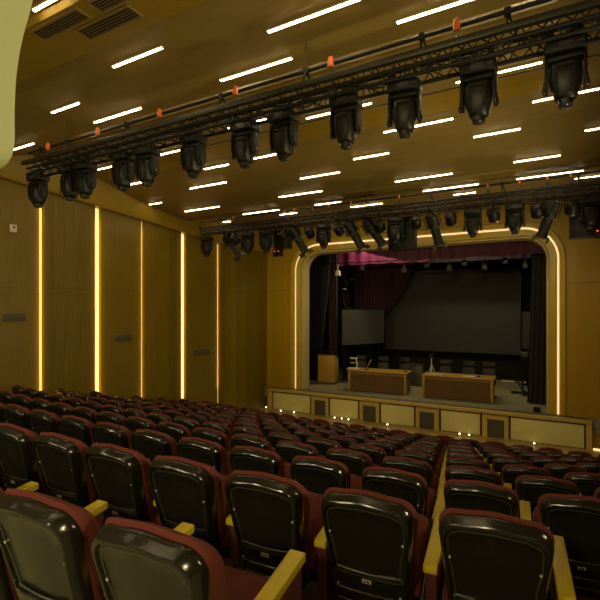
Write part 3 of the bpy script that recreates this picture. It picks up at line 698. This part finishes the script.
# ------------------------------------------------------------------ theatre seats
# local frame: +Y faces the stage, origin on the floor under the backrest; top of the back at z = .97
def yb(z): return .035-.175*((z-.32)/.65)             # the back leans away from the stage
def outline(n=14):
    """front view outline of the back shell, counter-clockwise"""
    P = []
    def arc(cx, cz, rx, rz_, a0, a1, k):
        for i in range(k+1):
            a = a0+(a1-a0)*i/k; P.append((cx+rx*math.cos(a), cz+rz_*math.sin(a)))
    arc(.142, .355, .035, .035, -PI/2, 0, 4)
    for v in (.25, .5, .75): P.append((.178+(.217-.178)*v, .40+(.84-.40)*v))
    arc(.140, .852, .079, .086, 0, PI*.46, 8)
    for x in (.11, .055): P.append((x, .955-1.0*x*x-.002))
    Q = [p for p in P if p[0] > .0001]
    out = Q+[(0, .955)]+[(-x, z) for x, z in reversed(Q)]
    return out
OUT = outline()
def ring(k, depth, dz=0, kz=None, cz=.645, bow=0):
    kz = k if kz is None else kz
    r = []
    for x, z in OUT:
        zz = cz+(z-cz)*kz+dz
        xx = x*k
        r.append((xx, yb(zz)+depth+bow*(xx/.24)**2, zz))
    return r
def build_seat(near=True, tip=38, hinge=.385):
    t = thing('theatre_seat', 'x', 'theatre seat')
    mb = MB(); B = .022
    mb.rings([ring(.985, .045, bow=B), ring(1.0, .036, bow=B), ring(1.0, .014, bow=B), ring(.988, .004, kz=.985, bow=B), ring(.945, -.024, kz=.93, bow=B), ring(.93, -.028, kz=.912, bow=B), ring(.885, -.028, kz=.868, bow=B), ring(.872, -.025, kz=.858, bow=B),
              ring(.862, -.014, kz=.848, bow=B), ring(.85, -.012, kz=.84, bow=B), ring(.60, -.007, kz=.62, bow=B), ring(.35, -.009, kz=.35, bow=B), ring(.1, -.010, kz=.1, bow=B)])
    sh = obj('back_shell', mb, 'shell', t, smooth=True, angle=28)
    # raised lip round the inset panel, pinched at the shoulders
    mb = MB(); pts = []
    for x, z in [(-.150, .56), (-.158, .64), (-.164, .69), (-.178, .745), (-.181, .83), (-.169, .862), (-.12, .884), (0, .894), (.12, .884), (.169, .862), (.181, .83), (.178, .745), (.164, .69), (.158, .64), (.150, .56)]:
        pts.append((x, yb(z)-.010+.022*(x/.24)**2, z))
    mb.path(pts, .0045, 6); pts = [(x, yb(.568)-.016+.022*(x/.24)**2, .568-.006*(1-(x/.15)**2)) for x in (-.15, -.1, -.05, 0, .05, .1, .15)]
    mb.path(pts, .005, 6)
    obj('panel_lip', mb, 'lip', sh, smooth=True)
    # lower kick panel with ribs
    mb = MB()
    def kp(z, d, w):
        return [(-w, yb(z)+d+.016, z), (-w*.6, yb(z)+d, z), (0, yb(z)+d-.003, z), (w*.6, yb(z)+d, z), (w, yb(z)+d+.016, z), (w, yb(z)+.03, z), (-w, yb(z)+.03, z)]
    zs = [(.555, -.020, .178), (.550, -.030, .180), (.505, -.032, .178), (.498, -.025, .177), (.465, -.027, .175), (.460, -.033, .175), (.430, -.033, .172), (.425, -.027, .172), (.400, -.028, .168), (.395, -.034, .168), (.355, -.034, .160), (.335, -.024, .152)]
    mb.rings([kp(*a) for a in zs]); kk = obj('kick_panel', mb, 'shell', t, smooth=True, angle=35)
    if near:
        z = .532; mb = MB(); mb.box(-.022, .022, yb(z)-.0365, yb(z)-.030, z-.010, z+.010); pl = obj('number_plate', mb, 'plate', kk, bevel=.002); pl['label'] = 'small pale number plate'
        mb = MB(); mb.box(-.014, -.006, yb(z)-.0375, yb(z)-.0365, z-.005, z+.005); mb.box(.0, .012, yb(z)-.0375, yb(z)-.0365, z-.005, z+.005); obj('digits', mb, 'groove', kk)
        for x, zz in ((-.172, .745), (.172, .745), (-.15, .475), (.15, .475)):
            mb = MB(); d = yb(zz)-.014+.022*(x/.24)**2; d = d-.014 if zz < .5 else d
            mb.lathe([(.006, 0), (.0055, .003), (.001, .0045)], 8, Matrix.Translation((x, d, zz)) @ Matrix.Rotation(PI/2, 4, 'X')); obj('screw', mb, 'screw', sh if zz > .5 else kk)
    # upholstered cushion on the front of the shell
    mb = MB(); c = .02
    mb.rings([ring(.97, .034, dz=.004, bow=B), ring(1.01, .048, dz=.014, bow=B), ring(1.03, .075, dz=.008, kz=.99, bow=B), ring(1.025, .105, kz=.945, dz=-.002, bow=B*.7), ring(.99, .128, kz=.89, dz=-.002, bow=.006), ring(.90, .142, kz=.80, bow=0), ring(.5, .145, bow=0), ring(.1, .145)])
    obj('back_cushion', mb, 'red', t, smooth=True, angle=75)
    # tipped-up seat
    rot = Matrix.Translation((0, .13, hinge)) @ Matrix.Rotation(math.radians(tip), 4, 'X')
    def sr(w, l, z, o=0): 
        pts = []
        for x, y in ((-1, 0), (-1, .5), (-1, .85), (-.9, .97), (-.6, 1), (0, 1.02), (.6, 1), (.9, .97), (1, .85), (1, .5), (1, 0)): pts.append((x*w, .0+o+y*(l-o*2), z))
        return pts
    mb = MB(); mb.rings([sr(.19, .37, .025, .02), sr(.212, .40, .035), sr(.22, .41, .06), sr(.212, .40, .088), sr(.19, .37, .10, .02)], mat=rot); sc_ = obj('seat_cushion', mb, 'red', t, smooth=True, angle=70)
    mb = MB(); pp = [rot @ Vector(p) for p in sr(.222, .412, .034)]; mb.path(pp, .005, 5); obj('piping', mb, 'piping', sc_, smooth=True)
    mb = MB(); mb.rings([sr(.17, .34, -.02, .03), sr(.20, .385, -.005, .01), sr(.215, .40, .03)], mat=rot); obj('seat_shell', mb, 'shell', t, smooth=True, angle=50)
    # armrest and its side panel on the right
    def arm(x, par):
        mb = MB(); a = [(x-.032, 0.02, .592), (x+.032, .02, .592), (x+.035, .455, .648), (x-.035, .455, .648)]
        b = [(p[0], p[1], p[2]+.036) for p in a]
        mb.add(a+b, [(0, 3, 2, 1), (4, 5, 6, 7), (0, 1, 5, 4), (1, 2, 6, 5), (2, 3, 7, 6), (3, 0, 4, 7)]); obj('armrest', mb, 'arm', par, bevel=.006)
        mb = MB(); mb.prism([(.07, .12), (.42, .12), (.44, .642), (.05, .595)], lambda p: (x-.026, p[0], p[1]), lambda p: (x+.026, p[0], p[1])); obj('side_panel', mb, 'red2', par, bevel=.006)
        mb = MB(); mb.box(x-.02, x+.02, .12, .36, .0, .13); mb.box(x-.03, x+.03, .08, .40, 0, .02); obj('leg', mb, 'black', par)
    arm(.274, t)
    mb = MB(); mb.box(-.225, .25, .10, .14, .36, .40); obj('cross_bar', mb, 'black', t)
    return t
NEAR, FAR = build_seat(True), build_seat(False)
DOWN = build_seat(True, 5, .37)                        # nearest row: seats folded down
# seats with a boxy red cover (front row)
COV = build_seat(False)
mb = MB(); mb.rings([ring(1.03, .06, dz=.02, kz=1.0, bow=.0), ring(1.05, .03, dz=.035, kz=1.0), ring(1.05, -.04, dz=.035), ring(1.0, -.052, dz=.03), ring(.5, -.055, dz=.02), ring(.1, -.055, dz=.01)])
obj('seat_cover', mb, 'red', COV, smooth=True, angle=60)
for o in (NEAR, FAR, DOWN, COV): snapshot(o)
F_, TH = 450.0, math.atan(450/800)
def px(x, y): return 300+F_*(x*math.cos(TH)+y*math.sin(TH))/(-x*math.sin(TH)+y*math.cos(TH))
rowname = ['nearest row', 'second row from the camera', 'third row from the camera', 'fourth row from the camera', 'fifth row from the camera', 'sixth row from the camera',
           'fifth row back from the stage', 'fourth row back from the stage', 'third row back from the stage', 'second row back from the stage', 'front row by the stage']
used2 = set()
nseat = 0
for k in range(11):
    x0 = -1.125 if k == 0 else (-.22-.19*(k-1))
    if k == 10: x0 = -.06
    xs = []
    for n in range(-12, 30):
        x = x0-(.54 if k == 1 else .55)*n
        if k == 0 and x > -1.0 or k == 1 and x > 0: continue
        y = rowy(k, x)
        if x < XL+.42 or x > XR-.35: continue
        p = px(x, y)
        lim = 330 if k == 0 else 60 if k < 4 else 25
        if p < -lim or p > 600+lim: continue
        xs.append((x, n))
    xs.sort()
    for i, (x, n) in enumerate(xs):
        cover = (k == 10 and n % 2 == 0)
        pr = COV if cover else (DOWN if k == 0 else NEAR if k <= 3 else FAR)
        if pr.name in used2: o = copy_tree(pr)
        else: o = pr; used2.add(pr.name)
        o.location = (x, rowy(k, x), fz(k) if k < 10 else ztop(k)-.955)
        o.rotation_euler = (0, 0, (x+4)/40)
        what = 'maroon covered theatre seat' if cover else 'maroon theatre seat with black shell'
        o['label'] = '%s, %s, %s from left' % (what, rowname[k], ORD[i+1])
        o['group'] = 'theatre seats in rows'
        nseat += 1
print('seats', nseat)

# ------------------------------------------------------------------ magenta stage lamp and added fill lights
def lamp(kind, name, loc, energy, col, target=None, **k):
    l = bpy.data.lights.new(name, kind); l.energy = energy; l.color = col
    for a, b in k.items(): setattr(l, a, b)
    o = bpy.data.objects.new(name, l); COL.objects.link(o); o.location = loc
    if target is not None: o.rotation_euler = (Vector(target)-Vector(loc)).to_track_quat('-Z', 'Y').to_euler()
    return o
lamp('SPOT', 'magenta_wash_lamp', (-7.4, 17.75, 1.75), 10, (1, .05, .55), (-6.9, 18.5, 2.5), spot_size=math.radians(130), spot_blend=.6, shadow_soft_size=.05)
lamp('AREA', 'added_stage_fill', (-4.5, 18.2, 3.0), 150, (1, .82, .52), (-4.5, 18.6, -3), shape='RECTANGLE', size=6, size_y=.3)  # unseen area light added to brighten the stage

for i, y in enumerate((-3.2, -.4, 2.6, 5.6, 8.6, 11.6)):
    lamp('SPOT', 'added_ceiling_fill', (XR-.12, y, .1-.15*i), 260, (1, .83, .42), (-6.2, y+.8, 3.4), spot_size=math.radians(120), spot_blend=1, shadow_soft_size=.15)  # added spots out of view that lift the ceiling brightness
for i, x in enumerate((-8, -4.5, -1)):
    lamp('SPOT', 'added_rear_fill', (x, YB+.3, 2.4), 430, (1, .83, .46), (x, 0, -1.6), spot_size=math.radians(140), spot_blend=1, shadow_soft_size=.2)  # fill spots added behind the camera for near seats and rear floor
for i, x in enumerate((-7.8, -4.5, -1.3)):
    lamp('SPOT', 'added_front_fill', (x, 10.3, 2.1), 330, (1, .83, .42), (x, 15.7, -.2), spot_size=math.radians(95), spot_blend=1, shadow_soft_size=.1)  # added spots that brighten the stage front and arch wall
for i, (y, dz, e) in enumerate(((6.21, 0, 4), (7.715, 0, 9), (9.18, 0, 2.5), (10.85, 0, 7), (12.6, 0, 2.5))):
    lamp('AREA', 'added_cove_fill', (XL+.07, y, -.2), e, (1, .60, .16), (XL-1, y, -.2), shape='RECTANGLE', size=.03, size_y=5.2)  # unseen lights added to strengthen the glow beside the wall strips
w = bpy.data.worlds.new('world'); sc.world = w; w.use_nodes = True
w.node_tree.nodes['Background'].inputs[0].default_value = (1, .8, .5, 1); w.node_tree.nodes['Background'].inputs[1].default_value = .0

cam = bpy.data.cameras.new('camera'); co = bpy.data.objects.new('camera', cam); COL.objects.link(co)
co.location = (0, 0, 0); co.rotation_euler = (PI/2, 0, TH)
cam.sensor_width = 36; cam.lens = 27; cam.shift_y = 10/600; cam.clip_start = .05
sc.camera = co
sc.view_settings.view_transform = 'Standard'; sc.view_settings.look = 'None'; sc.view_settings.gamma = 1
sc.view_settings.use_curve_mapping = False
sc.view_settings.exposure = 0.12
